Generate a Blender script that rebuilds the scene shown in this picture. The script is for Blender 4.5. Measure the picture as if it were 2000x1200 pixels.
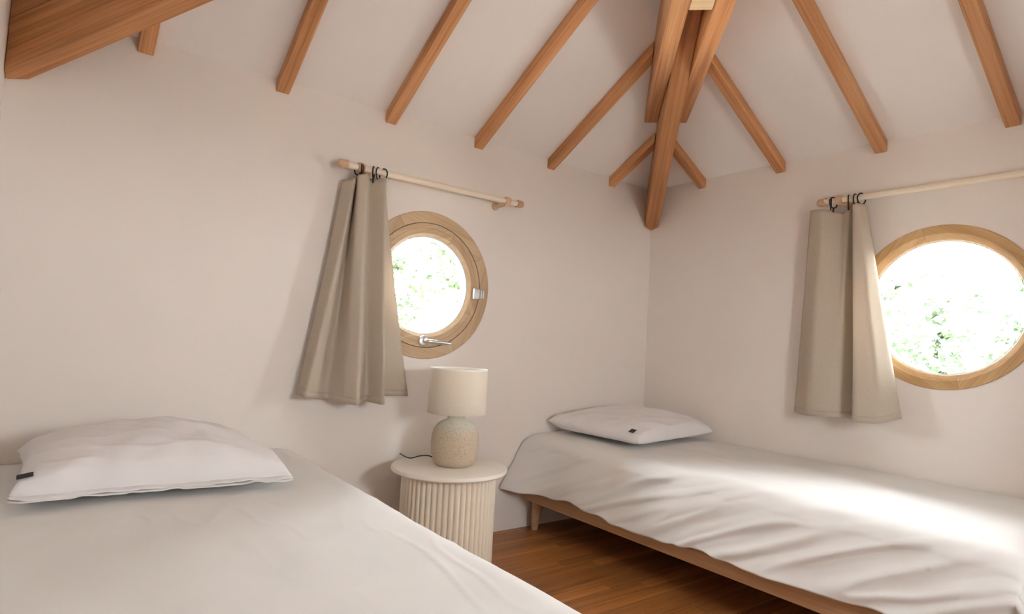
import bpy, bmesh, math, random
from mathutils import Vector, Matrix, noise

for o in list(bpy.data.objects):
    bpy.data.objects.remove(o, do_unlink=True)
SC = bpy.context.scene
COL = SC.collection
PI = math.pi
random.seed(7)

# ------------------------------------------------------------------ camera, sky, exposure
YAW, PITCH, ROLL, FPX = 0.6464, 0.0584, 0.0548, 1181.2
CAM = Vector((-3.2281, -2.7382, 1.05))
fw = Vector((math.sin(YAW)*math.cos(PITCH), math.cos(YAW)*math.cos(PITCH), math.sin(PITCH)))
rt = Vector((math.cos(YAW), -math.sin(YAW), 0))
up = rt.cross(fw)
r2 = rt*math.cos(ROLL) + up*math.sin(ROLL)
u2 = -rt*math.sin(ROLL) + up*math.cos(ROLL)
cd = bpy.data.cameras.new('camera')
cam = bpy.data.objects.new('camera', cd); COL.objects.link(cam)
cd.sensor_fit = 'HORIZONTAL'; cd.sensor_width = 36; cd.lens = FPX/2000*36
cd.clip_start = 0.02
cam.matrix_world = Matrix(((r2.x, u2.x, -fw.x, CAM.x), (r2.y, u2.y, -fw.y, CAM.y), (r2.z, u2.z, -fw.z, CAM.z), (0, 0, 0, 1)))
SC.camera = cam

SKY_STRENGTH = 32.0
w = bpy.data.worlds.new('sky'); SC.world = w; w.use_nodes = True
wn = w.node_tree.nodes; bg = wn['Background']
bg.inputs['Color'].default_value = (0.94, 0.967, 1.0, 1); bg.inputs['Strength'].default_value = SKY_STRENGTH
sl = bpy.data.lights.new('sun', 'SUN'); sl.energy = 300.0; sl.color = (1.0, 0.97, 0.93); sl.angle = 0.01
sun = bpy.data.objects.new('sun', sl); COL.objects.link(sun); sun.rotation_euler = (math.radians(4), math.radians(12), 0); sun.location = (2, 1, 9)
SC.view_settings.view_transform = 'Standard'; SC.view_settings.look = 'None'
SC.view_settings.exposure = 0.24; SC.view_settings.gamma = 1.0
SC.view_settings.use_curve_mapping = False
SC.cycles.diffuse_bounces = 6; SC.cycles.max_bounces = 9; SC.cycles.transparent_max_bounces = 16

L = 3.43          # square room, inner side
EAVE = 2.154      # wall height
SLOPE = 0.56      # roof rise per metre
WT = 0.22         # wall thickness
WZ, WR = 1.32, 0.379   # round windows: centre height, outer radius
MID = -L/2

# window portals: guide sampling of the sky through the round openings
def portal(loc, rot):
    ld = bpy.data.lights.new('sky_portal', 'AREA'); ld.shape = 'SQUARE'; ld.size = 0.62
    ld.cycles.is_portal = True
    o = bpy.data.objects.new('sky_portal', ld); COL.objects.link(o); o.location = loc; o.rotation_euler = rot
portal((MID, 0.24, WZ), (-PI/2, 0, 0))
portal((0.24, MID, WZ), (0, PI/2, 0))
portal((MID, -L-0.24, WZ), (PI/2, 0, 0))

# ------------------------------------------------------------------ helpers
def tag(o, label=None, cat=None, group=None, kind=None):
    if label: o['label'] = label
    if cat: o['category'] = cat
    if group: o['group'] = group
    if kind: o['kind'] = kind
    return o
def empty(name, loc=(0, 0, 0), rz=0.0):
    o = bpy.data.objects.new(name, None); COL.objects.link(o)
    o.location = loc; o.rotation_euler = (0, 0, rz); o.empty_display_size = 0.1
    return o
def link(name, me, mat, parent=None, smooth=False):
    o = bpy.data.objects.new(name, me); COL.objects.link(o)
    if mat is not None and not me.materials: me.materials.append(mat)
    if parent is not None: o.parent = parent
    if smooth:
        for f in me.polygons: f.use_smooth = True
    return o
def pydata(name, vs, fs):
    me = bpy.data.meshes.new(name); me.from_pydata([tuple(v) for v in vs], [], fs); me.update()
    bm = bmesh.new(); bm.from_mesh(me); bmesh.ops.recalc_face_normals(bm, faces=bm.faces); bm.to_mesh(me); bm.free()
    return me
def sharp(me, deg=35):
    for f in me.polygons: f.use_smooth = True
    me.set_sharp_from_angle(angle=math.radians(deg))
def bm_mesh(name, bm):
    bmesh.ops.recalc_face_normals(bm, faces=bm.faces)
    me = bpy.data.meshes.new(name); bm.to_mesh(me); bm.free(); return me
def box_mesh(name, x0, x1, y0, y1, z0, z1, bev=0.0, seg=2):
    bm = bmesh.new(); bmesh.ops.create_cube(bm, size=1)
    for v in bm.verts:
        v.co = Vector(((x0+x1)/2+v.co.x*(x1-x0), (y0+y1)/2+v.co.y*(y1-y0), (z0+z1)/2+v.co.z*(z1-z0)))
    if bev: bmesh.ops.bevel(bm, geom=list(bm.edges), offset=bev, segments=seg, affect='EDGES', profile=0.5)
    me = bm_mesh(name, bm)
    if bev: sharp(me, 40)
    return me
def lathe_mesh(name, prof, n=64, closed=False, deg=35):
    """prof: list of (r, z) about local z; closed joins last to first (a ring)"""
    vs, fs = [], []
    rows = []
    for (r, z) in prof:
        if r < 1e-6: rows.append([len(vs)]); vs.append((0, 0, z))
        else:
            rows.append(list(range(len(vs), len(vs)+n)))
            for k in range(n):
                a = 2*PI*k/n; vs.append((r*math.cos(a), r*math.sin(a), z))
    m = len(rows); pairs = [(i, i+1) for i in range(m-1)] + ([(m-1, 0)] if closed else [])
    for a, b in pairs:
        A, B = rows[a], rows[b]
        for k in range(n):
            k2 = (k+1) % n
            if len(A) == 1 and len(B) == 1: continue
            if len(A) == 1: fs.append((A[0], B[k], B[k2]))
            elif len(B) == 1: fs.append((A[k], A[k2], B[0]))
            else: fs.append((A[k], A[k2], B[k2], B[k]))
    me = pydata(name, vs, fs); sharp(me, deg); return me
def tube_mesh(name, pts, rad, n=10):
    pts = [Vector(p) for p in pts]; vs, fs = [], []
    rads = rad if isinstance(rad, (list, tuple)) else [rad]*len(pts)
    ref = Vector((0, 0, 1))
    for i, p in enumerate(pts):
        t = (pts[min(i+1, len(pts)-1)]-pts[max(i-1, 0)]).normalized()
        if abs(t.dot(ref)) > 0.95: ref = Vector((1, 0, 0))
        a = t.cross(ref).normalized(); b = t.cross(a)
        for k in range(n):
            th = 2*PI*k/n; vs.append(p+(a*math.cos(th)+b*math.sin(th))*rads[i])
    for i in range(len(pts)-1):
        for k in range(n):
            fs.append((i*n+k, i*n+(k+1) % n, (i+1)*n+(k+1) % n, (i+1)*n+k))
    fs.append(tuple(range(n))); fs.append(tuple(range((len(pts)-1)*n, len(pts)*n)))
    me = pydata(name, vs, fs); sharp(me, 50); return me
def catmull(P, m):
    P = [Vector(p) for p in P]; out = []
    for i in range(len(P)-1):
        a = P[max(i-1, 0)]; b = P[i]; c = P[i+1]; d = P[min(i+2, len(P)-1)]
        for k in range(m):
            t = k/m
            out.append(0.5*((2*b)+(c-a)*t+(2*a-5*b+4*c-d)*t*t+(3*b-a-3*c+d)*t**3))
    out.append(P[-1]); return out
def fbm(v, o=3):
    s, a = 0.0, 1.0
    v = Vector(v)
    for _ in range(o):
        s += a*noise.noise(v); v = v*2.03+Vector((3.1, 1.7, 5.2)); a *= 0.5
    return s

# ------------------------------------------------------------------ materials
def new_mat(name):
    m = bpy.data.materials.new(name); m.use_nodes = True
    nt = m.node_tree; return m, nt, nt.nodes['Principled BSDF']
def N(nt, t, **kw):
    n = nt.nodes.new(t)
    for k, v in kw.items(): setattr(n, k, v)
    return n
def ramp(nt, stops):
    r = N(nt, 'ShaderNodeValToRGB'); e = r.color_ramp.elements
    while len(e) > 1: e.remove(e[-1])
    e[0].position = stops[0][0]; e[0].color = (*stops[0][1], 1)
    for p, c in stops[1:]:
        x = e.new(p); x.color = (*c, 1)
    return r
def bump(nt, b, src, strength, dist=0.002):
    n = N(nt, 'ShaderNodeBump'); n.inputs['Strength'].default_value = strength; n.inputs['Distance'].default_value = dist
    nt.links.new(src, n.inputs['Height']); nt.links.new(n.outputs[0], b.inputs['Normal'])
def plain(name, col, rough=0.5, metal=0.0):
    m, nt, b = new_mat(name)
    b.inputs['Base Color'].default_value = (*col, 1); b.inputs['Roughness'].default_value = rough; b.inputs['Metallic'].default_value = metal
    return m
def plaster(name, col):
    m, nt, b = new_mat(name)
    tc = N(nt, 'ShaderNodeTexCoord'); n1 = N(nt, 'ShaderNodeTexNoise'); n1.inputs['Scale'].default_value = 3.0; n1.inputs['Detail'].default_value = 4
    nt.links.new(tc.outputs['Object'], n1.inputs['Vector'])
    r = ramp(nt, [(0.3, tuple(c*0.975 for c in col)), (0.7, col)])
    nt.links.new(n1.outputs['Fac'], r.inputs[0]); nt.links.new(r.outputs[0], b.inputs['Base Color'])
    n2 = N(nt, 'ShaderNodeTexNoise'); n2.inputs['Scale'].default_value = 45; n2.inputs['Detail'].default_value = 5
    nt.links.new(tc.outputs['Object'], n2.inputs['Vector'])
    bump(nt, b, n2.outputs['Fac'], 0.12, 0.004)
    b.inputs['Roughness'].default_value = 0.85
    return m
def wood(name, dark, mid, light, grain=1.0, rough=0.55, rnd=0.25, ring=26.0):
    """grain runs along local X"""
    m, nt, b = new_mat(name)
    tc = N(nt, 'ShaderNodeTexCoord'); oi = N(nt, 'ShaderNodeObjectInfo')
    mul = N(nt, 'ShaderNodeMath', operation='MULTIPLY'); mul.inputs[1].default_value = 37.0
    nt.links.new(oi.outputs['Random'], mul.inputs[0])
    add = N(nt, 'ShaderNodeVectorMath', operation='ADD')
    nt.links.new(tc.outputs['Object'], add.inputs[0]); nt.links.new(mul.outputs[0], add.inputs[1])
    mp = N(nt, 'ShaderNodeMapping'); mp.inputs['Scale'].default_value = (0.9*grain, ring*grain, ring*grain)
    nt.links.new(add.outputs[0], mp.inputs['Vector'])
    n1 = N(nt, 'ShaderNodeTexNoise'); n1.inputs['Scale'].default_value = 1.0; n1.inputs['Detail'].default_value = 3; n1.inputs['Distortion'].default_value = 0.4
    nt.links.new(mp.outputs[0], n1.inputs['Vector'])
    mp2 = N(nt, 'ShaderNodeMapping'); mp2.inputs['Scale'].default_value = (2.5*grain, 150*grain, 150*grain)
    nt.links.new(add.outputs[0], mp2.inputs['Vector'])
    n2 = N(nt, 'ShaderNodeTexNoise'); n2.inputs['Scale'].default_value = 1.0; n2.inputs['Detail'].default_value = 2
    nt.links.new(mp2.outputs[0], n2.inputs['Vector'])
    mx = N(nt, 'ShaderNodeMix'); mx.inputs[0].default_value = 0.42
    nt.links.new(n1.outputs['Fac'], mx.inputs[2]); nt.links.new(n2.outputs['Fac'], mx.inputs[3])
    r = ramp(nt, [(0.36, dark), (0.5, mid), (0.64, light)])
    nt.links.new(mx.outputs[0], r.inputs[0])
    hs = N(nt, 'ShaderNodeHueSaturation')
    mr = N(nt, 'ShaderNodeMapRange'); mr.inputs[3].default_value = 1-rnd; mr.inputs[4].default_value = 1+rnd
    nt.links.new(oi.outputs['Random'], mr.inputs[0]); nt.links.new(mr.outputs[0], hs.inputs['Value'])
    nt.links.new(r.outputs[0], hs.inputs['Color']); nt.links.new(hs.outputs[0], b.inputs['Base Color'])
    b.inputs['Roughness'].default_value = rough
    bump(nt, b, mx.outputs[0], 0.25, 0.0015)
    return m
def cloth(name, col, scale=420.0, trans=0.0, var=0.04, bstr=0.15, slub=False, crease=0.0):
    m, nt, b = new_mat(name)
    tc = N(nt, 'ShaderNodeTexCoord')
    n0 = N(nt, 'ShaderNodeTexNoise'); n0.inputs['Scale'].default_value = 420 if slub else 5; n0.inputs['Detail'].default_value = 3
    if slub:
        mp = N(nt, 'ShaderNodeMapping'); mp.inputs['Scale'].default_value = (1, 1, 0.45)
        nt.links.new(tc.outputs['Object'], mp.inputs[0]); nt.links.new(mp.outputs[0], n0.inputs['Vector'])
    else: nt.links.new(tc.outputs['Object'], n0.inputs['Vector'])
    r = ramp(nt, [(0.3, tuple(c*(1-var*2) for c in col)), (0.7, tuple(min(1, c*(1+var)) for c in col))])
    nt.links.new(n0.outputs['Fac'], r.inputs[0]); nt.links.new(r.outputs[0], b.inputs['Base Color'])
    n1 = N(nt, 'ShaderNodeTexNoise'); n1.inputs['Scale'].default_value = scale; n1.inputs['Detail'].default_value = 1
    nt.links.new(tc.outputs['Object'], n1.inputs['Vector'])
    bump(nt, b, n1.outputs['Fac'], bstr, 0.001)
    if crease > 0:
        mpc = N(nt, 'ShaderNodeMapping'); mpc.inputs['Scale'].default_value = (11, 4.5, 9); mpc.inputs['Rotation'].default_value = (0, 0, 0.35)
        nc = N(nt, 'ShaderNodeTexNoise'); nc.inputs['Scale'].default_value = 1.0; nc.inputs['Detail'].default_value = 5; nc.inputs['Distortion'].default_value = 0.8
        nc.noise_type = 'RIDGED_MULTIFRACTAL' if hasattr(nc, 'noise_type') else nc.noise_type
        nt.links.new(tc.outputs['Object'], mpc.inputs[0]); nt.links.new(mpc.outputs[0], nc.inputs['Vector'])
        bn = b.inputs['Normal'].links[0].from_node
        b2 = N(nt, 'ShaderNodeBump'); b2.inputs['Strength'].default_value = crease; b2.inputs['Distance'].default_value = 0.003
        nt.links.new(nc.outputs['Fac'], b2.inputs['Height']); nt.links.new(b2.outputs[0], bn.inputs['Normal'])
    b.inputs['Roughness'].default_value = 0.9
    if trans > 0:
        tr = N(nt, 'ShaderNodeBsdfTranslucent'); nt.links.new(r.outputs[0], tr.inputs['Color'])
        ms = N(nt, 'ShaderNodeMixShader'); ms.inputs[0].default_value = trans
        out = nt.nodes['Material Output']
        nt.links.new(b.outputs[0], ms.inputs[1]); nt.links.new(tr.outputs[0], ms.inputs[2]); nt.links.new(ms.outputs[0], out.inputs['Surface'])
    return m
M_WALL = plaster('plaster_wall', (0.838, 0.775, 0.725))
M_CEIL = plaster('plaster_ceiling', (0.87, 0.825, 0.80))
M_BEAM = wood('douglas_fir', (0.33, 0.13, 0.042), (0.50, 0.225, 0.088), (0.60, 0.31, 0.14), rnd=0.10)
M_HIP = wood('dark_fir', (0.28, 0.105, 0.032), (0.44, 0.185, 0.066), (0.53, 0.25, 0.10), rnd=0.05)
M_PALE_LIT = wood('lit_pale_pine', (0.62, 0.42, 0.22), (0.74, 0.54, 0.31), (0.80, 0.62, 0.38), rnd=0.03)  # pale wood made paler still: light on the block is in the colour
M_OAKW = wood('oak_window', (0.45, 0.30, 0.17), (0.53, 0.37, 0.22), (0.60, 0.44, 0.275), rnd=0.03, ring=20)
M_OAKW2 = wood('golden_oak_window', (0.45, 0.265, 0.11), (0.54, 0.335, 0.15), (0.60, 0.40, 0.20), rnd=0.03, ring=20)
M_BED = wood('oak_bed', (0.44, 0.255, 0.13), (0.52, 0.31, 0.165), (0.58, 0.37, 0.21), rnd=0.03)
M_FLOOR = wood('parquet', (0.22, 0.08, 0.020), (0.36, 0.14, 0.036), (0.46, 0.20, 0.06), rnd=0.22, rough=0.38, ring=30)
M_ROD = wood('rod_wood', (0.78, 0.67, 0.52), (0.83, 0.73, 0.59), (0.86, 0.77, 0.64), rnd=0.02, grain=1.5)
M_FIN = wood('finial_wood', (0.46, 0.28, 0.16), (0.58, 0.37, 0.23), (0.64, 0.43, 0.28), rnd=0.04, grain=1.5)
M_LINEN = cloth('linen_curtain', (0.635, 0.545, 0.44), 500, 0.22, 0.05, 0.2, slub=True)
M_SHEET = cloth('white_cotton', (0.80, 0.785, 0.765), 380, 0.0, 0.015, 0.12, crease=0.35)
M_PILLOW = cloth('pillow_cotton', (0.81, 0.785, 0.785), 380, 0.0, 0.01, 0.12, crease=0.22)
M_SHADE = cloth('shade_linen', (0.80, 0.73, 0.635), 300, 0.30, 0.03, 0.15, slub=True)
M_TRIM = plain('shade_trim', (0.86, 0.83, 0.76), 0.7)
M_CREAM = plain('cream_lacquer', (0.83, 0.745, 0.62), 0.45)
M_CREAMT = plain('cream_top', (0.84, 0.785, 0.70), 0.4)
M_BLACK = plain('black_metal', (0.012, 0.011, 0.010), 0.45)
M_TAG = plain('tag_fabric', (0.02, 0.02, 0.022), 0.8)
M_CHROME = plain('satin_metal', (0.72, 0.72, 0.72), 0.28, 1.0)
M_HINGE = plain('grey_hinge', (0.68, 0.66, 0.63), 0.35, 0.4)
M_SEAL = plain('dark_gap', (0.05, 0.045, 0.04), 0.8)
M_SUB = plain('subfloor', (0.06, 0.03, 0.015), 0.8)
M_BARK = plain('bark', (0.10, 0.07, 0.05), 0.9)
# ceramic lamp body: sandy, greyer speckled shoulder glaze
def ceramic():
    m, nt, b = new_mat('stoneware')
    tc = N(nt, 'ShaderNodeTexCoord'); n = N(nt, 'ShaderNodeTexNoise'); n.inputs['Scale'].default_value = 150; n.inputs['Detail'].default_value = 5
    nt.links.new(tc.outputs['Object'], n.inputs['Vector'])
    body = ramp(nt, [(0.27, (0.32, 0.24, 0.16)), (0.40, (0.50, 0.40, 0.29)), (0.7, (0.58, 0.48, 0.365))])
    sh = ramp(nt, [(0.27, (0.34, 0.31, 0.25)), (0.40, (0.46, 0.44, 0.36)), (0.7, (0.57, 0.55, 0.47))])
    nt.links.new(n.outputs['Fac'], body.inputs[0]); nt.links.new(n.outputs['Fac'], sh.inputs[0])
    sp = N(nt, 'ShaderNodeSeparateXYZ'); nt.links.new(tc.outputs['Object'], sp.inputs[0])
    mr = N(nt, 'ShaderNodeMapRange'); mr.inputs[1].default_value = 0.15; mr.inputs[2].default_value = 0.185
    nt.links.new(sp.outputs['Z'], mr.inputs[0])
    mx = N(nt, 'ShaderNodeMix', data_type='RGBA'); nt.links.new(mr.outputs[0], mx.inputs[0])
    nt.links.new(body.outputs[0], mx.inputs[6]); nt.links.new(sh.outputs[0], mx.inputs[7]); nt.links.new(mx.outputs[2], b.inputs['Base Color'])
    b.inputs['Roughness'].default_value = 0.7; bump(nt, b, n.outputs['Fac'], 0.2, 0.002)
    return m
M_CERAM = ceramic()
def glass_mat():
    m, nt, b = new_mat('window_glass'); nt.nodes.remove(b)
    t = N(nt, 'ShaderNodeBsdfTransparent'); t.inputs[0].default_value = (0.97, 0.985, 0.98, 1)
    g = N(nt, 'ShaderNodeBsdfGlossy'); g.inputs['Roughness'].default_value = 0.02
    f = N(nt, 'ShaderNodeFresnel'); f.inputs[0].default_value = 1.3
    ms = N(nt, 'ShaderNodeMixShader'); nt.links.new(f.outputs[0], ms.inputs[0]); nt.links.new(t.outputs[0], ms.inputs[1]); nt.links.new(g.outputs[0], ms.inputs[2])
    nt.links.new(ms.outputs[0], nt.nodes['Material Output'].inputs['Surface'])
    return m
M_GLASS = glass_mat()
def leaf_mat(name, col):
    m, nt, b = new_mat(name)
    b.inputs['Base Color'].default_value = (*col, 1); b.inputs['Roughness'].default_value = 0.6
    tr = N(nt, 'ShaderNodeBsdfTranslucent'); tr.inputs[0].default_value = (col[0]*1.2, col[1]*1.2, col[2]*0.7, 1)
    ms = N(nt, 'ShaderNodeMixShader'); ms.inputs[0].default_value = 0.45
    nt.links.new(b.outputs[0], ms.inputs[1]); nt.links.new(tr.outputs[0], ms.inputs[2]); nt.links.new(ms.outputs[0], nt.nodes['Material Output'].inputs['Surface'])
    return m
M_LEAF = leaf_mat('leaf_green', (0.026, 0.040, 0.023))
M_LEAF2 = leaf_mat('leaf_pale_green', (0.020, 0.034, 0.021))
M_GROUND = plain('pale_bounce_ground', (0.42, 0.41, 0.39), 0.95)  # unseen ground, made pale to bounce daylight up to the ceiling

# ------------------------------------------------------------------ structure: walls
def wall_mesh(name, u0, u1, z0, z1, cu, cz, r, t, n=96):
    """wall in local (u, depth, z); room face at depth 0, outside at depth t; round hole"""
    angs = sorted([2*PI*k/n for k in range(n)] + [math.atan2(z-cz, u-cu) % (2*PI) for u in (u0, u1) for z in (z0, z1)])
    a2 = []
    for a in angs:
        if not a2 or a-a2[-1] > 1e-5: a2.append(a)
    vs, fs = [], []; m = len(a2)
    for dep in (0, t):
        for a in a2:
            vs.append((cu+r*math.cos(a), dep, cz+r*math.sin(a)))
        for a in a2:
            c, s = math.cos(a), math.sin(a)
            k = min([((u1-cu)/c if c > 1e-9 else (u0-cu)/c if c < -1e-9 else 1e9), ((z1-cz)/s if s > 1e-9 else (z0-cz)/s if s < -1e-9 else 1e9)])
            vs.append((cu+k*c, dep, cz+k*s))
    for k in range(m):
        j = (k+1) % m
        fs += [(k, j, m+j, m+k), (2*m+k, 3*m+k, 3*m+j, 2*m+j), (k, 2*m+k, 2*m+j, j), (m+k, m+j, 3*m+j, 3*m+k)]
    return pydata(name, vs, fs)
def wall(name, me, loc, rz):
    o = link(name, me, M_WALL); o.location = loc; o.rotation_euler = (0, 0, rz)
    return tag(o, kind='structure')
HR = WR-0.002
wall('wall_back', wall_mesh('wall_back', -L, 0, 0, EAVE, MID, WZ, HR, WT), (0, 0, 0), 0)
wall('wall_right', wall_mesh('wall_right', -WT, L+WT, 0, EAVE, -MID, WZ, HR, WT), (0, 0, 0), -PI/2)
wall('wall_front', wall_mesh('wall_front', 0, L, 0, EAVE, -MID, WZ, HR, WT), (0, -L, 0), PI)
wall('wall_left', box_mesh('wall_left', -L-WT, WT, 0, WT, 0, EAVE), (-L, 0, 0), PI/2)

# ceiling: hollow pyramid resting on the walls
a, b_ = -L, 0.0
vs = [(a, a, EAVE), (b_, a, EAVE), (b_, b_, EAVE), (a, b_, EAVE), (MID, MID, EAVE+SLOPE*L/2)]
e = WT
vs += [(a-e, a-e, EAVE), (b_+e, a-e, EAVE), (b_+e, b_+e, EAVE), (a-e, b_+e, EAVE), (MID, MID, EAVE+SLOPE*L/2+0.32)]
fs = [(0, 1, 4), (1, 2, 4), (2, 3, 4), (3, 0, 4), (5, 6, 9), (6, 7, 9), (7, 8, 9), (8, 5, 9), (0, 1, 6, 5), (1, 2, 7, 6), (2, 3, 8, 7), (3, 0, 5, 8)]
tag(link('ceiling', pydata('ceiling', vs, fs), M_CEIL), kind='structure')

# floor: slab with single parquet strips as parts
floor = tag(link('floor', box_mesh('floor', -L-WT, WT, -L-WT, WT, -0.12, -0.012), M_SUB), kind='structure')
SW = 0.0735
rows = int(round(L/SW)); sw = L/rows
plank_cache = {}
def plank_mesh(ln):
    key = round(ln, 3)
    if key not in plank_cache:
        plank_cache[key] = box_mesh('plank', 0, ln-0.0006, 0, sw-0.0006, -0.0119, 0, 0.0006, 1)
    return plank_cache[key]
lens = (0.62, 0.83, 1.04, 0.74)
for i in range(rows):
    x = -L; y = -L+i*sw; k = (i*3) % 4; first = True
    while x < -0.02:
        ln = lens[k % 4]*(0.55 if first and i % 2 else 1.0); first = False; k += 1
        if x+ln > -0.25: ln = -x
        p = link('plank', plank_mesh(ln), M_FLOOR, floor); p.location = (x, y, 0)
        x += ln

# ------------------------------------------------------------------ round windows
def ring_mesh(name, prof, n=96):
    return lathe_mesh(name, prof, n, closed=True, deg=28)
def seg_ring(parent, prof, mat, nseg, name='frame_segment', gap=0.0012, off=0.0, n=24):
    """wooden ring glued up from curved segments; each segment is a part. Local axis z = out of wall into room"""
    for s in range(nseg):
        a0 = off+2*PI*s/nseg; a1 = off+2*PI*(s+1)/nseg; am = (a0+a1)/2
        vs, fs = [], []; m = len(prof)
        for k in range(n+1):
            a = a0+(a1-a0)*k/n
            for (r, z) in prof:
                g = gap/2/r*(1 if k == 0 else -1 if k == n else 0)
                d = Vector((r*math.cos(a+g), r*math.sin(a+g), z))
                vs.append(Matrix.Rotation(-(am+PI/2), 3, 'Z') @ d)
        for k in range(n):
            for j in range(m):
                fs.append((k*m+j, k*m+(j+1) % m, (k+1)*m+(j+1) % m, (k+1)*m+j))
        fs.append(tuple(range(m))); fs.append(tuple(range(n*m, n*m+m)))
        me = pydata(name, vs, fs); sharp(me, 25)
        o = link(name, me, mat, parent); o.rotation_euler = (0, 0, am+PI/2)
def window_root(name, loc, rz):
    """local z points into the room, local y up"""
    o = empty(name, loc); o.rotation_euler = (PI/2, 0, rz); return tag(o, kind='structure')
def glass_pane(parent, r, z):
    o = link('pane', lathe_mesh('pane', [(0, z+0.003), (r, z+0.003), (r, z-0.003), (0, z-0.003)], 64), M_GLASS, parent)
    return o
# window with sash, hinge and lever handle (back wall)
w1 = window_root('window_1', (MID, 0, WZ), 0)
seg_ring(w1, [(0.379, 0.004), (0.3765, 0.007), (0.3228, 0.007), (0.3212, 0.005), (0.3212, -0.09), (0.379, -0.09)], M_OAKW, 4, 'frame', off=0.5)
link('sash_gap', ring_mesh('sash_gap', [(0.3215, -0.012), (0.3175, -0.012), (0.3175, -0.04), (0.3215, -0.04)]), M_SEAL, w1)
sash = empty('sash'); sash.parent = w1
seg_ring(sash, [(0.3188, 0.003), (0.3172, 0.0055), (0.294, 0.0055), (0.2925, 0.004), (0.291, 0.0052), (0.267, 0.0035), (0.255, -0.012), (0.252, -0.018), (0.252, -0.085), (0.3188, -0.085)], M_OAKW, 4, 'sash_segment', off=1.1)
link('glazing_seal', ring_mesh('glazing_seal', [(0.2525, -0.018), (0.2480, -0.020), (0.2480, -0.032), (0.2525, -0.032)]), plain('pale_seal', (0.62, 0.66, 0.68), 0.5), sash)
glass_pane(sash, 0.251, -0.037)
# hinge: two knuckle plates on the right
hg = empty('hinge'); hg.parent = w1; hg.location = (0.300, -0.020, 0.007)
def cyl(name, r, x0, x1, mat, parent, z=0.012, bev=0.003):
    me = lathe_mesh(name, [(0, 0), (r-bev, 0), (r, bev), (r, x1-x0-bev), (r-bev, x1-x0), (0, x1-x0)], 24)
    o = link(name, me, mat, parent); o.rotation_euler = (0, PI/2, 0); o.location = (x0, 0, z); return o
link('hinge_plate', box_mesh('hinge_plate', -0.026, 0.012, -0.031, 0.031, -0.002, 0.024, 0.009, 3), M_HINGE, hg)
link('hinge_plate', box_mesh('hinge_plate', 0.0135, 0.028, -0.029, 0.029, -0.002, 0.021, 0.008, 3), M_HINGE, hg)
link('hinge_plate', box_mesh('hinge_plate', 0.0295, 0.044, -0.027, 0.027, -0.002, 0.018, 0.007, 3), M_HINGE, hg)
# lever handle
hd = empty('handle'); hd.parent = w1; hd.location = (-0.005, -0.287, 0.0055)
link('rosette', lathe_mesh('rosette', [(0, 0.009), (0.022, 0.009), (0.027, 0.006), (0.028, 0), (0, 0)], 32), M_CHROME, hd)
bm = bmesh.new()
link('lever', tube_mesh('lever', catmull([(0, 0, 0.006), (0, 0, 0.03), (0.006, 0, 0.043), (0.03, -0.001, 0.048), (0.08, -0.004, 0.047), (0.135, -0.008, 0.045)], 6), 0.0095, 14), M_CHROME, hd)
# fixed round windows
def fixed_window(name, loc, rz):
    o = window_root(name, loc, rz)
    seg_ring(o, [(0.379, 0.004), (0.3765, 0.007), (0.339, 0.007), (0.336, 0.0045), (0.315, -0.016), (0.311, -0.022), (0.309, -0.028), (0.309, -0.11), (0.379, -0.11)], M_OAKW2, 4, 'frame', off=0.2)
    link('glazing_seal', ring_mesh('glazing_seal', [(0.3095, -0.028), (0.306, -0.030), (0.306, -0.040), (0.3095, -0.040)]), bpy.data.materials['pale_seal'], o)
    glass_pane(o, 0.3085, -0.045)
fixed_window('window_2', (0, MID, WZ), -PI/2)
fixed_window('window_3', (MID, -L, WZ), PI)

# ------------------------------------------------------------------ roof timbers
def timber(name, verts, faces, origin, xdir, mat, parent=None, bev=0.003):
    """mesh given in world coordinates, stored in a frame whose X runs along the timber"""
    X = Vector(xdir).normalized(); Y = Vector((0, 0, 1)).cross(X).normalized(); Z = X.cross(Y)
    Mx = Matrix(((X.x, Y.x, Z.x, origin[0]), (X.y, Y.y, Z.y, origin[1]), (X.z, Y.z, Z.z, origin[2]), (0, 0, 0, 1)))
    inv = Mx.inverted()
    me = pydata(name, [inv @ Vector(v) for v in verts], faces)
    if bev:
        bm = bmesh.new(); bm.from_mesh(me)
        bmesh.ops.bevel(bm, geom=list(bm.edges), offset=bev, segments=1, affect='EDGES'); me2 = bm_mesh(name, bm); me = me2
    o = link(name, me, mat, None)
    if parent is not None:
        o.parent = parent; o.matrix_parent_inverse = parent.matrix_world.inverted()
    o.matrix_world = Mx
    return o
PRISM = [(0, 1, 2, 3), (4, 5, 6, 7), (0, 1, 5, 4), (1, 2, 6, 5), (2, 3, 7, 6), (3, 0, 4, 7)]
RW, RD = 0.056, 0.060
HW = 0.045
def rafter(c, side, label, group, i=0):
    """c: distance of the rafter from the shared corner; side 'A' = above back wall, 'B' = above right wall"""
    d = min(c, L-c)                       # run until the hip
    w2 = RW/2
    nearhip = 1 if c <= L/2 else -1       # which edge is closer to the hip
    end = []
    for s in (-1, 1):
        cc = c+s*w2; dd = min(cc, L-cc)-(0.124 if i == 1 else HW)*1.414-0.002
        end.append(dd)
    def P(along, s, z):
        return (-(c+s*w2), -along, z) if side == 'A' else (-along, -(c+s*w2), z)
    g = 0.001
    top = lambda q: EAVE+SLOPE*q-g
    bot = lambda q: EAVE+SLOPE*q-RD
    vs = []
    for s, en in ((-1, end[0]), (1, end[1])):
        vs += [P(g, s, bot(g)), P(g, s, top(g)), P(en, s, top(en)), P(en, s, bot(en))]
    xd = (0, -1, SLOPE) if side == 'A' else (-1, 0, SLOPE)
    org = P(g, 0, bot(g))
    o = timber('rafter', vs, PRISM, org, xd, M_BEAM)
    tag(o, label, 'rafter', group)
SPC = 0.5234
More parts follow.
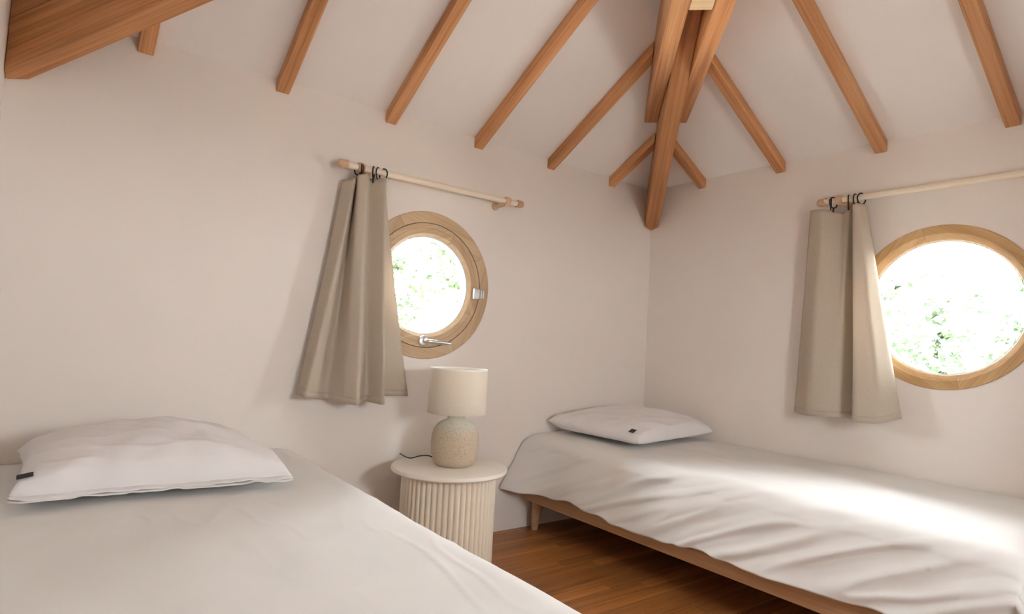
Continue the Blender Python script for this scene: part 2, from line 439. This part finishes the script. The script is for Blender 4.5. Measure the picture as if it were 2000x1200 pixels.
cs = [L/2+(i-2.5)*SPC for i in range(6)]
GA = 'jack rafters on the slope above the window with the lever handle'
GB = 'jack rafters on the slope above the window without a handle'
namesA = ['shortest jack rafter beside the hip beam, on the slope above the handled round window',
          'orange-brown rafter meeting the paired tie planks, second from the room corner, above handled round window',
          'orange-brown rafter third from the room corner, ending above the right end of handled round window',
          'orange-brown rafter fourth from the room corner, ending above the curtain beside handled round window',
          'orange-brown rafter fifth from the room corner, with a wide shadow beside it on the slope',
          'short stub of rafter emerging from under the big dark beam over the bed']
namesB = ['shortest jack rafter beside the hip beam, on the slope above the window without a handle',
          'orange-brown rafter running up behind the paired tie planks, over the window without a handle',
          'orange-brown rafter third from corner, ending above the curtain beside the window without a handle',
          'lighter orange rafter fourth from corner, ending above the window without a handle']
for i, (c, n) in enumerate(zip(cs, namesA)): rafter(c, 'A', n, GA, i)
for i, (c, n) in enumerate(zip(cs[:4], namesB)): rafter(c, 'B', n, GB, i)

R2 = math.sqrt(2)
def diag(corner, t, l, z):
    if corner == 'right': return ((-t+l)/R2, (-t-l)/R2, z)
    return (-L+(t+l)/R2, (-t+l)/R2, z)
HS = SLOPE/R2
def hip(corner, label):
    zb = 1.868; zt = zb+0.175
    tend = L/R2-0.06
    root = empty('hip_beam', diag(corner, 0.06, 0, zb)); bpy.context.view_layer.update()
    xd = Vector(diag(corner, 1, 0, HS))-Vector(diag(corner, 0, 0, 0))
    def seg(name, z0, z1, hw, mat, g=0.0):
        vs = []
        for l in (-hw, 0, hw):
            t0 = abs(l)+0.002
            rr = lambda t: (EAVE+HS*(t-abs(l))-0.001)
            def top(t): return min(z1+HS*t, rr(t)) if z1 < 5 else rr(t)
            vs += [diag(corner, t0, l, z0+HS*t0), diag(corner, t0, l, top(t0)), diag(corner, tend, l, top(tend)), diag(corner, tend, l, z0+HS*tend)]
        fs = [(0, 1, 5, 4), (4, 5, 9, 8), (2, 3, 7, 6), (6, 7, 11, 10), (0, 3, 2, 1), (8, 9, 10, 11), (1, 2, 6, 5), (5, 6, 10, 9), (0, 4, 7, 3), (4, 8, 11, 7)]
        timber(name, vs, fs, diag(corner, 0, 0, z0), xd, mat, root, 0.0025)
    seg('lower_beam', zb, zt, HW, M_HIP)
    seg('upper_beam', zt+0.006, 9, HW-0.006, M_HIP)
    tag(root, label, 'beam')
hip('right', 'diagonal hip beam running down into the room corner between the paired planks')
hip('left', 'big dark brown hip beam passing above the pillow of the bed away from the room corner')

# paired tie planks clamping the hip, with spacer block of pale wood lightened as if lit
def tie(sgn, label):
    zb = 2.375; dep = 0.27
    lo, li = sgn*0.121, sgn*0.0465
    vs = []
    T1 = 2.9
    for l in (lo, li):
        tb = (zb-EAVE)/HS+abs(lo)+0.004
        tt = (zb+dep-EAVE)/HS+abs(lo)+0.004
        vs += [diag('right', tb, l, zb), diag('right', tt, l, zb+dep), diag('right', T1, l, zb+dep), diag('right', T1, l, zb)]
    o = timber('tie_plank', vs, PRISM, diag('right', 0.7, (lo+li)/2, zb), (-1, -1, 0), M_BEAM)
    tag(o, label, 'beam', 'paired tie planks')
tie(-1, 'orange tie plank of the pair, on the side of the window with the lever handle')
tie(1, 'orange tie plank of the pair, on the side of the window without a handle')
bl = [diag('right', t, l, z) for l in (-0.045, 0.045) for (t, z) in ((1.87, 2.378), (1.87, 2.46), (2.2, 2.46), (2.2, 2.378))]
tag(timber('spacer_block', bl, PRISM, diag('right', 1.775, 0, 2.372), (1, -1, 0), M_PALE_LIT), 'pale yellow wooden spacer block lightened as if lit, wedged between the paired tie planks', 'wood block')

# ------------------------------------------------------------------ curtain rods and curtains
def rod(loc, rz, label):
    """rod along local x, wall at local +y; length 1.08 centred"""
    root = empty('curtain_rod', loc, rz); H = 0.54
    def part(name, prof, x, mat, flip=False):
        me = lathe_mesh(name, prof, 28); o = link(name, me, mat, root)
        o.rotation_euler = (0, -PI/2 if flip else PI/2, 0); o.location = (x, 0, 0); return o
    me = lathe_mesh('pole', [(0, -H+0.03), (0.0155, -H+0.03), (0.0155, H-0.03), (0, H-0.03)], 28)
    # store with the grain along X
    me.transform(Matrix.Rotation(PI/2, 4, 'Y'))
    link('pole', me, M_ROD, root)
    for s in (-1, 1):
        part('finial', [(0, 0), (0.0165, 0), (0.021, 0.003), (0.021, 0.012), (0.0195, 0.014), (0.0205, 0.017), (0.0205, 0.032), (0.017, 0.043), (0.009, 0.049), (0, 0.050)], s*(H-0.05), M_FIN, s < 0)
        part('collar', [(0.0158, 0), (0.021, 0.002), (0.0235, 0.012), (0.0235, 0.022), (0.021, 0.032), (0.0158, 0.034)], s*(H-0.13), M_FIN, s < 0)
        br = empty('bracket'); br.parent = root; br.location = (s*(H-0.145), 0, 0)
        o = link('bracket_arm', box_mesh('bracket_arm', -0.014, 0.014, -0.012, 0.058, -0.034, -0.0165, 0.004, 2), M_FIN, br)
        o2 = link('wall_plate', lathe_mesh('wall_plate', [(0, 0.012), (0.019, 0.012), (0.022, 0.008), (0.022, 0), (0, 0)], 24), M_FIN, br)
        o2.rotation_euler = (PI/2, 0, 0); o2.location = (0, 0.069, -0.025)
    return tag(root, label, 'curtain rod', 'wooden curtain rods')
rod((MID, -0.07, 1.825), 0, 'pale wooden curtain rod with round knobs, mounted above the window with lever handle')
rod((-0.07, MID, 1.869), -PI/2, 'pale wooden curtain rod mounted above the round window without a handle')

def curtain(name, T, B, label, rings, rodc, axis, pw, midout=None):
    """T, B: control points of the folds along the top and the bottom edge, world coordinates"""
    root = empty(name, (0, 0, 0))
    org = Vector(T[len(T)//2]); root.location = org
    m = 10; rows = 70
    def folds(P):
        P = [Vector(q) for q in P]
        q = [P[i].lerp(P[i+1], k/m) for i in range(len(P)-1) for k in range(m)]+[P[-1]]
        for _ in range(5):
            q = [q[0]]+[(q[i-1]+q[i]*2+q[i+1])/4 for i in range(1, len(q)-1)]+[q[-1]]
        return q
    top = folds(T); bot = folds(B)
    vs, fs = [], []
    nc = len(top)
    for j in range(rows+1):
        t = j/rows; s = t**pw
        for k in range(nc):
            a = top[k]; b = bot[k]
            p = Vector((a.x+(b.x-a.x)*s, a.y+(b.y-a.y)*s, a.z+(b.z-a.z)*t))
            f = fbm((k*0.11, t*2.2, axis*9.0+1.3), 2)*0.005*min(1, t*3)
            if axis == 0: p.y += f; p.y = min(p.y, -0.018)
            else: p.x += f; p.x = min(p.x, -0.018)
            vs.append(p-org)
    for j in range(rows):
        for k in range(nc-1):
            q = j*nc+k; fs.append((q, q+1, q+nc+1, q+nc))
    me = bpy.data.meshes.new('cloth'); me.from_pydata([tuple(v) for v in vs], [], fs); me.update()
    o = link('cloth', me, M_LINEN, root, True)
    sd = o.modifiers.new('thickness', 'SOLIDIFY'); sd.thickness = 0.003; sd.offset = 0
    # bottom and side hems: narrow folded bands, a thread thicker
    def strip(sel, nm):
        hv, hf = [], []
        for q in sel: hv += [vs[q[0]], vs[q[1]]]
        for i in range(len(sel)-1): hf.append((2*i, 2*i+1, 2*i+3, 2*i+2))
        mh = bpy.data.meshes.new(nm); mh.from_pydata([tuple(v) for v in hv], [], hf); mh.update()
        h = link(nm, mh, M_LINEN, root, True)
        sm = h.modifiers.new('thickness', 'SOLIDIFY'); sm.thickness = 0.0055; sm.offset = 0
    strip([((rows-2)*nc+k, rows*nc+k) for k in range(nc)], 'hem')
    for (pos, tilt, dz) in rings:
        rv, rf = [], []
        n1, n2 = 28, 8; R, r = 0.0275, 0.0033
        for i in range(n1):
            th = 2*PI*i/n1
            for k in range(n2):
                ph = 2*PI*k/n2
                rv.append(((r*math.sin(ph)), (R+r*math.cos(ph))*math.cos(th), (R+r*math.cos(ph))*math.sin(th)))
        for i in range(n1):
            for k in range(n2):
                rf.append((i*n2+k, i*n2+(k+1) % n2, ((i+1) % n1)*n2+(k+1) % n2, ((i+1) % n1)*n2+k))
        rg = link('ring', pydata('ring', rv, rf), M_BLACK, root, True)
        c = Vector((pos, rodc[1], rodc[2]-0.0085)) if axis == 0 else Vector((rodc[0], pos, rodc[2]-0.0085))
        rg.location = c-org; rg.rotation_euler = (0, 0, tilt+(0 if axis == 0 else PI/2))
        clip = link('clip', box_mesh('clip', -0.0035, 0.0035, -0.004, 0.004, -0.050, -0.028, 0.0015, 1), M_BLACK, rg)
    return tag(root, label, 'curtain', 'short linen curtains')
T1 = [(-2.213, -.030, 1.759), (-2.172, -.092, 1.764), (-2.142, -.022, 1.780), (-2.165, -.104, 1.781), (-2.121, -.110, 1.793), (-2.085, -.045, 1.788), (-2.024, -.104, 1.796), (-2.006, -.040, 1.806), (-1.998, -.028, 1.810)]
B1 = [(-2.350, -.035, .773), (-2.345, -.135, .764), (-2.222, -.030, .748), (-2.170, -.135, .740), (-2.128, -.195, .733), (-2.050, -.080, .742), (-2.004, -.210, .733), (-1.976, -.045, .763), (-1.810, -.050, .7585)]
curtain('curtain', T1, B1, 'beige linen curtain flaring at the bottom, beside the window with lever handle',
        [(-2.150, 0.45, 0), (-2.142, -0.25, 0), (-2.078, -0.55, 0), (-2.055, -0.75, 0), (-2.028, 0.30, 0)], (0, -.07, 1.825), 0, 1.15)
T2 = [(-.080, -1.147, 1.835), (-.100, -1.222, 1.828), (-.035, -1.296, 1.807), (-.068, -1.332, 1.817), (-.026, -1.352, 1.818), (-.105, -1.366, 1.826), (-.105, -1.391, 1.833), (-.060, -1.408, 1.830), (-.024, -1.402, 1.826)]
B2 = [(-.060, -1.077, .7645), (-.130, -1.177, .759), (-.130, -1.262, .765), (-.095, -1.315, .767), (-.025, -1.361, .767), (-.160, -1.416, .760), (-.190, -1.537, .768), (-.075, -1.593, .797), (-.030, -1.565, .800)]
curtain('curtain', T2, B2, 'beige linen curtain hanging beside the round window without a handle',
        [(-1.245, 0.5, 0), (-1.258, -0.25, 0), (-1.333, 0.35, 0), (-1.366, 0.05, 0), (-1.394, -0.30, 0)], (-.07, 0, 1.869), 1, 1.0)

# ------------------------------------------------------------------ beds
def bed(xw, sgn, label, grp):
    """bed along a wall; xw = wall x, sgn = direction from the wall into the room (-1 or +1)"""
    root = empty('bed', (xw+sgn*0.54, -1.05, 0))
    X = lambda d: xw+sgn*d-root.location.x
    Y = lambda y: y+1.05
    def bx(name, d0, d1, y0, y1, z0, z1, bev=0.004, mat=M_BED, sub=None):
        a_, b2 = sorted((X(d0), X(d1))); c_, d_ = sorted((Y(y0), Y(y1)))
        if abs(d_-c_) > abs(b2-a_):   # long side along Y: store turned so that the grain follows
            me = box_mesh(name, c_, d_, -b2, -a_, z0, z1, bev); o = link(name, me, mat, root); o.rotation_euler = (0, 0, PI/2)
        else:
            o = link(name, box_mesh(name, a_, b2, c_, d_, z0, z1, bev), mat, root)
        return o
    bx('side_rail', 1.025, 0.998, -0.012, -2.06, 0.166, 0.275)
    bx('side_rail', 0.055, 0.082, -0.012, -2.06, 0.166, 0.275)
    bx('end_rail', 0.083, 0.997, -0.012, -0.038, 0.166, 0.275)
    bx('end_rail', 0.083, 0.997, -2.034, -2.06, 0.166, 0.275)
    bx('bed_base', 0.083, 0.997, -0.039, -2.033, 0.235, 0.272)
    for d, y in ((0.955, -0.085), (0.125, -0.085), (0.955, -1.985), (0.125, -1.985)):
        sx = 1 if d > 0.5 else -1; sy = 1 if y > -1 else -1
        p0 = Vector((X(d), Y(y), 0.234)); p1 = Vector((X(d+0.012*sx), Y(y+0.022*sy), 0.0))
        link('leg', tube_mesh('leg', [p0.lerp(p1, k/6) for k in range(7)], [0.041-0.022*k/6 for k in range(7)], 20), M_BED, root)
    bx('mattress', 0.07, 0.955, -0.03, -2.04, 0.277, 0.505, 0.05, M_SHEET)
    return tag(root, label, 'bed', grp)
bed(0, -1, 'low oak bed with tapered legs standing in the room corner by the nightstand', 'single beds')
bed(-L, 1, 'low bed under the large dark hip beam, white bedding on top', 'single beds')

def smax(a, b, k=0.05):
    h = max(k-abs(a-b), 0)/k
    return max(a, b)+h*h*k*0.25
def duvet(xw, sgn, label, seed, top_z=0.553, edge=0.985, wr=1.0, flare=0.12, head=-0.008):
    NS, NT = 190, 300
    root_loc = Vector((xw+sgn*0.5, -1.05, 0.5))
    # cross profile by arc length: distance from wall and drop
    R = 0.085
    flat = edge-R; arc = R*PI/2; drop = 0.235
    tot = flat+arc+drop
    foot_edge = 2.23; fflat = foot_edge-R; ftot = fflat+arc+0.22
    def prof(s, fl, ):
        if s < fl: return s, 0.0
        if s < fl+arc:
            a_ = (s-fl)/R; return fl+R*math.sin(a_), R*(1-math.cos(a_))
        q = s-fl-arc
        return fl+R+q*0.22, R+q*0.975
    vs, fs = [], []
    for j in range(NT+1):
        tt = ftot*j/NT
        yd, dz_t = prof(tt, fflat)
        for i in range(NS+1):
            ss = tot*i/NS
            xd, dz_s = prof(ss, flat)
            side = min(1, max(0, (ss-flat)/0.12)); sidey = min(1, max(0, (tt-fflat)/0.12))
            y = head-yd
            q = max(0.0, (ss-flat-arc)/drop)
            # the head corner of the cover kicks outwards
            k = math.exp(-((yd)/0.17)**2)
            xo = xd+flare*k*max(0, (ss-flat-arc*0.5)/(drop+arc*0.5))**0.9
            z = top_z-smax(dz_s, dz_t, 0.13)
            # the body of the duvet: soft loft, slightly higher in the middle
            z += 0.012*math.sin(PI*min(1, xd/edge))*(1-side)*(1-sidey)
            z += 0.006*fbm((xd*3+seed, yd*2.2, 0.3), 2)*(1-side*0.5)
            # faint creases on top
            cr = fbm((xd*8+yd*1.5+seed, yd*2.0-xd*1.5, 1.7), 2)
            z += 0.0022*(1-abs(cr))**10*(1-side)*max(0, 0.35+fbm((xd*1.5, yd*1.5+seed, 6.1), 2))
            # slanting drape folds on the side
            zz = -dz_s
            wv = 0.42*y*(1)+0.91*zz; av = -0.91*y+0.42*zz
            n1_ = noise.noise(Vector((wv*13+seed, av*1.7, 2.2+seed)))
            n2_ = noise.noise(Vector((wv*27+3.1, av*3.3, 7.7+seed)))
            rid = (1-abs(n1_)*2.0); rid = max(0, rid)**1.6
            fold = 0.021*rid+0.007*n2_+0.012*noise.noise(Vector((y*3.1, zz*5, 4.0+seed)))
            amp = side*wr*min(1, 0.35+yd*0.9)
            xo += (fold-0.006)*amp
            z += 0.006*amp*n1_
            # wavy lower edge
            z += q*(0.022*noise.noise(Vector((y*2.6+seed, 0.2, 0.5)))+0.010*noise.noise(Vector((y*9, 0.7, 1.5))))
            x = xw+sgn*(0.012+max(xo, 0.0))
            if i == 0: z -= 0.03
            # foot end folds
            y2 = y-0.015*sidey*noise.noise(Vector((xd*8, dz_t*3, 9.0)))
            vs.append(Vector((x, y2, z))-root_loc)
    W_ = NS+1
    for j in range(NT):
        for i in range(NS):
            a_ = j*W_+i; fs.append((a_, a_+1, a_+W_+1, a_+W_))
    me = bpy.data.meshes.new('duvet'); me.from_pydata([tuple(v) for v in vs], [], fs); me.update()
    o = link('duvet', me, M_SHEET, None, True); o.location = root_loc
    sd = o.modifiers.new('thickness', 'SOLIDIFY'); sd.thickness = 0.006; sd.offset = -1 if sgn > 0 else 1
    return tag(o, label, 'duvet', 'white duvets')
duvet(0, -1, 'white duvet draped over the oak bed in the room corner, creased along its side', 3.3, 0.553, 1.0)
duvet(-L, 1, 'smooth white duvet on the bed below the large dark beam', 11.7, 0.553, 1.10, 0.55, 0.0)

# ------------------------------------------------------------------ pillows
def pillow(C, h, label, seed, tagspot, zbed, bulge=1.0, flap=False):
    """C: corners back-left, back-right, front-right, front-left"""
    BL, BR, FR, FL = [Vector(c) for c in C]; n = 72
    cen = (BL+BR+FR+FL)/4; cen.z = zbed
    root = empty('pillow', cen)
    def plan(u, v):
        k = 0.055
        uu = u*(1-k*(1-v*v)+0.02*noise.noise(Vector((seed, v*3, u)))); vv = v*(1-k*1.2*(1-u*u)+0.025*noise.noise(Vector((u*3.5, seed, v))))
        a_, b2 = (uu+1)/2, (vv+1)/2
        return FL*(1-a_)*(1-b2)+FR*a_*(1-b2)+BL*(1-a_)*b2+BR*a_*b2
    def surf(u, v, top):
        p = plan(u, v)
        e_ = max(0.0, (1-abs(u)**2.2)*(1-abs(v)**2.2)); fl = min(1, (1-max(abs(u), abs(v)))/0.05)
        full = e_**(0.42-0.10*max(0, -v))
        swell = full*(0.55+0.45*fl)
        wrk = fbm((u*2.2+seed, v*2.2, 0.4), 3)
        r_ang = fbm((u*5+v*3+seed, v*1.2-u*0.7, 3.3), 2)
        dr = noise.noise(Vector((u*1.3+v*4.5+seed, (v-u*1.2)*0.9, 5.5))); rg = max(0, 1-abs(dr)*2.6)**2
        zt = p.z+h*swell*(1+0.10*wrk)+0.011*swell*r_ang*bulge+0.010*rg*swell*max(0, 0.3-v*0.8)
        edgew = (1-min(1, e_*3))
        # radiating gathers at the rim
        zt += 0.014*edgew*noise.noise(Vector((u*5+seed, v*5, 1.1)))*fl
        if top: z = zt
        else: z = p.z-(p.z-zbed-0.003)*min(1, swell*2.6)
        z = max(z, zbed+(0.006 if top else 0.003))
        return Vector((p.x, p.y, z))-cen
    vs, fs = [], []
    idx = {}
    for top in (1, 0):
        for j in range(n+1):
            for i in range(n+1):
                bd = i in (0, n) or j in (0, n)
                if bd and not top: idx[(0, i, j)] = idx[(1, i, j)]; continue
                u = -math.cos(PI*i/n)*0.5+(2*i/n-1)*0.5; v = -math.cos(PI*j/n)*0.5+(2*j/n-1)*0.5
                idx[(top, i, j)] = len(vs); vs.append(surf(u, v, top))
    for top in (1, 0):
        for j in range(n):
            for i in range(n):
                f = (idx[(top, i, j)], idx[(top, i+1, j)], idx[(top, i+1, j+1)], idx[(top, i, j+1)])
                fs.append(f if top else f[::-1])
    me = pydata('pillowcase', vs, fs); link('pillowcase', me, M_PILLOW, root, True)
    if flap:   # open pillowcase edge: a wavy double lip lying along the front
        for lay in (0, 1):
            rv, rf = [], []; K = 80
            for i in range(K+1):
                u = -1+2*i/K; p = plan(u, -1)
                wv = noise.noise(Vector((u*4.5, seed, lay*3.0))); w2 = noise.noise(Vector((u*11, seed, lay*5.0)))
                out = (0.026+0.010*lay+0.010*wv)*min(1, (1-abs(u))*6+0.35)
                for q in (0, 0.33, 0.66, 1):
                    zz = zbed+0.004+(0.013-0.009*lay)*(1-q)+q*max(0, 0.010*wv+0.006*w2+0.004*(1-lay))
                    rv.append(Vector((p.x, p.y+0.012-(out+0.012)*q, zz))-cen)
            for i in range(K):
                for q in range(3): a_ = i*4+q; rf.append((a_, a_+1, a_+5, a_+4))
            fm = bpy.data.meshes.new('open_edge'); fm.from_pydata([tuple(q) for q in rv], [], rf); fm.update()
            fo = link('open_edge', fm, M_PILLOW, root, True); fs_ = fo.modifiers.new('thickness', 'SOLIDIFY'); fs_.thickness = 0.002; fs_.offset = 0
    # small black fabric tag sewn near the rim
    u0, v0, du, dv = tagspot
    c0 = surf(u0+du/2, v0+dv/2, True)
    tu = (surf(u0+du/2+0.06, v0+dv/2, True)-c0).normalized(); tw = surf(u0+du/2, v0+dv/2+0.06, True)-c0
    tn = tu.cross(tw).normalized(); tw = tn.cross(tu)
    c0 = c0+tn*0.006
    tv = [c0+tu*(a_-0.5)*0.036+tw*(b2-0.5)*0.028 for b2 in (0, 0.5, 1) for a_ in (0, 0.5, 1)]
    tm = bpy.data.meshes.new('fabric_tag'); tm.from_pydata([tuple(q) for q in tv], [], [(0, 1, 4, 3), (1, 2, 5, 4), (3, 4, 7, 6), (4, 5, 8, 7)]); tm.update()
    tg = link('fabric_tag', tm, M_TAG, root); s_ = tg.modifiers.new('thickness', 'SOLIDIFY'); s_.thickness = 0.0015
    tg['label'] = 'small black fabric tag'
    return tag(root, label, 'pillow', 'white pillows')
ZB = 0.562
pillow([(-.885, -.030, .607), (-.10, -.05, .60), (-.035, -.57, .582), (-.845, -.70, .580)], 0.115,
       'plump white pillow with black tag on the bed in the room corner', 2.1, (-0.94, -0.84, 0.075, 0.11), ZB)
pillow([(-3.29, -.07, .590), (-2.60, -.10, .585), (-2.565, -.70, .570), (-3.285, -.67, .570)], 0.140,
       'white pillow with black tag on the bed below the large dark beam', 8.4, (-0.955, -0.97, 0.07, 0.10), 0.5565, 1.0, True)

# ------------------------------------------------------------------ round side table and lamp
TX, TY, TZ, TR = -1.709, -0.312, 0.465, 0.269
st = empty('side_table', (TX, TY, 0))
link('table_top', lathe_mesh('table_top', [(0, 0.465), (0.258, 0.465), (0.2655, 0.4625), (0.269, 0.456), (0.2685, 0.448), (0.262, 0.442), (0.23, 0.440), (0, 0.440)], 96), M_CREAMT, st)
link('core', lathe_mesh('core', [(0, 0.4395), (0.209, 0.4395), (0.209, 0.0005), (0, 0.0005)], 64), M_CREAM, st)
NF = 52
fl_v, fl_f = [], []
hwid = PI*0.213/NF*0.985
for z in (0.001, 0.4395):
    for k in range(7):
        a_ = PI*k/6; fl_v.append((0.2065+0.0125*math.sin(a_), -hwid*math.cos(a_), z))
for k in range(6): fl_f.append((k, k+1, 8+k, 7+k))
fl_f += [tuple(range(7)), tuple(range(7, 14)), (0, 7, 13, 6)]
flm = pydata('slat', fl_v, fl_f); sharp(flm, 50)
for k in range(NF):
    o = link('slat', flm, M_CREAM, st); o.rotation_euler = (0, 0, 2*PI*k/NF)
tag(st, 'round cream side table with a fluted drum base between the two beds', 'side table')

lx, ly = -1.690, -0.315
lamp = empty('table_lamp', (lx, ly, TZ))
link('ceramic_base', lathe_mesh('ceramic_base', [(0, 0.0005), (0.074, 0.0005), (0.086, 0.006), (0.099, 0.024), (0.108, 0.057), (0.112, 0.100), (0.110, 0.138), (0.102, 0.167), (0.086, 0.190), (0.064, 0.205), (0.045, 0.212), (0.0415, 0.217), (0.040, 0.250), (0.041, 0.253), (0.0, 0.253)], 64, deg=50), M_CERAM, lamp)
sh = empty('shade'); sh.parent = lamp; sh.location = (0, 0, 0.243)
link('shade_fabric', lathe_mesh('shade_fabric', [(0.1375, 0), (0.1345, 0.205), (0.1328, 0.205), (0.1358, 0)], 80, closed=True), M_SHADE, sh)
link('rim', lathe_mesh('rim', [(0.1382, -0.001), (0.1381, 0.006), (0.1355, 0.006), (0.1355, -0.001)], 80, closed=True), M_SHADE, sh)
link('rim', lathe_mesh('rim', [(0.1353, 0.199), (0.1352, 0.207), (0.132, 0.207), (0.132, 0.199)], 80, closed=True), M_TRIM, sh)
for k in range(3):
    a_ = 2*PI*k/3+0.4
    link('spider_arm', tube_mesh('spider_arm', [(0.012*math.cos(a_), 0.012*math.sin(a_), 0.03), (0.134*math.cos(a_), 0.134*math.sin(a_), 0.012)], 0.0016, 6), M_CHROME, sh)
link('socket', lathe_mesh('socket', [(0, 0.0105), (0.018, 0.0105), (0.018, 0.06), (0, 0.06)], 24), M_BLACK, sh)
link('cord', tube_mesh('cord', catmull([(-0.088, 0.03, 0.030), (-0.100, 0.060, 0.038), (-0.118, 0.11, 0.030), (-0.130, 0.17, 0.010), (-0.130, 0.215, 0.0045), (-0.128, 0.250, 0.0045), (-0.125, 0.275, 0.0045), (-0.122, 0.290, 0.0045), (-0.12, 0.311, 0.0045)], 6), 0.0028, 8), M_BLACK, lamp)
tag(lamp, 'table lamp with beige drum shade and sandy stoneware base on the side table', 'lamp')

# ------------------------------------------------------------------ outside: ground and trees
tag(link('ground', box_mesh('ground', -40, 40, -40, 40, -3.2, -3.0), M_GROUND), kind='structure')
def tree(x, y, zc, rx, rz, nclump, label, mat, seed, leaf=0.085):
    rnd = random.Random(seed)
    root = empty('tree', (x, y, -3.0))
    pts = [(0, 0, 0), (0.1, 0.05, (zc+3)*0.4), (-0.05, 0.1, (zc+3)*0.75), (0.0, 0.0, zc+3+rz*0.6)]
    cp = catmull(pts, 6)
    link('trunk', tube_mesh('trunk', cp, [0.14-0.11*i/(len(cp)-1) for i in range(len(cp))], 10), M_BARK, root)
    vs, fs = [], []; bv, bf = [], []
    for c in range(nclump):
        while True:
            q = Vector((rnd.uniform(-1, 1), rnd.uniform(-1, 1), rnd.uniform(-1, 1)))
            if q.length < 1: break
        cc = Vector((q.x*rx, q.y*rx, zc+3+q.z*rz)); cr = rnd.uniform(0.10, 0.28)
        for _ in range(rnd.randint(14, 34)):
            d = Vector((rnd.gauss(0, 1), rnd.gauss(0, 1), rnd.gauss(0, 1)))*cr*0.6
            a_ = Vector((rnd.gauss(0, 1), rnd.gauss(0, 1), rnd.gauss(0, 0.6))).normalized(); b2 = a_.cross(Vector((rnd.gauss(0, 1), rnd.gauss(0, 1), rnd.gauss(0, 1)))).normalized()
            s_ = leaf*rnd.uniform(0.6, 1.3); p = cc+d; i0 = len(vs)
            vs += [p-a_*s_, p+b2*s_*0.45, p+a_*s_, p-b2*s_*0.45]; fs.append((i0, i0+1, i0+2, i0+3))
    me = bpy.data.meshes.new('foliage'); me.from_pydata([tuple(v) for v in vs], [], fs); me.update()
    f = link('foliage', me, mat, root); f['kind'] = 'stuff'
    for k in range(7):
        a_ = 2*PI*k/7+seed; z0 = zc+3-rz*rnd.uniform(0.1, 0.9)
        link('branch', tube_mesh('branch', catmull([(0, 0, z0), (0.45*rx*math.cos(a_), 0.45*rx*math.sin(a_), z0+0.25*rz), (0.85*rx*math.cos(a_), 0.85*rx*math.sin(a_), z0+0.35*rz)], 4), [0.035-0.0032*i for i in range(9)], 6), M_BARK, root)
    tag(root, label, 'tree', 'trees outside the round windows')
tree(0.55, 4.3, 1.35, 1.15, 1.3, 75, 'leafy green tree seen through the window with the lever handle', M_LEAF, 1)
tree(5.6, 0.2, 0.9, 1.9, 1.4, 175, 'pale green leafy tree seen through the window without a handle', M_LEAF2, 2)
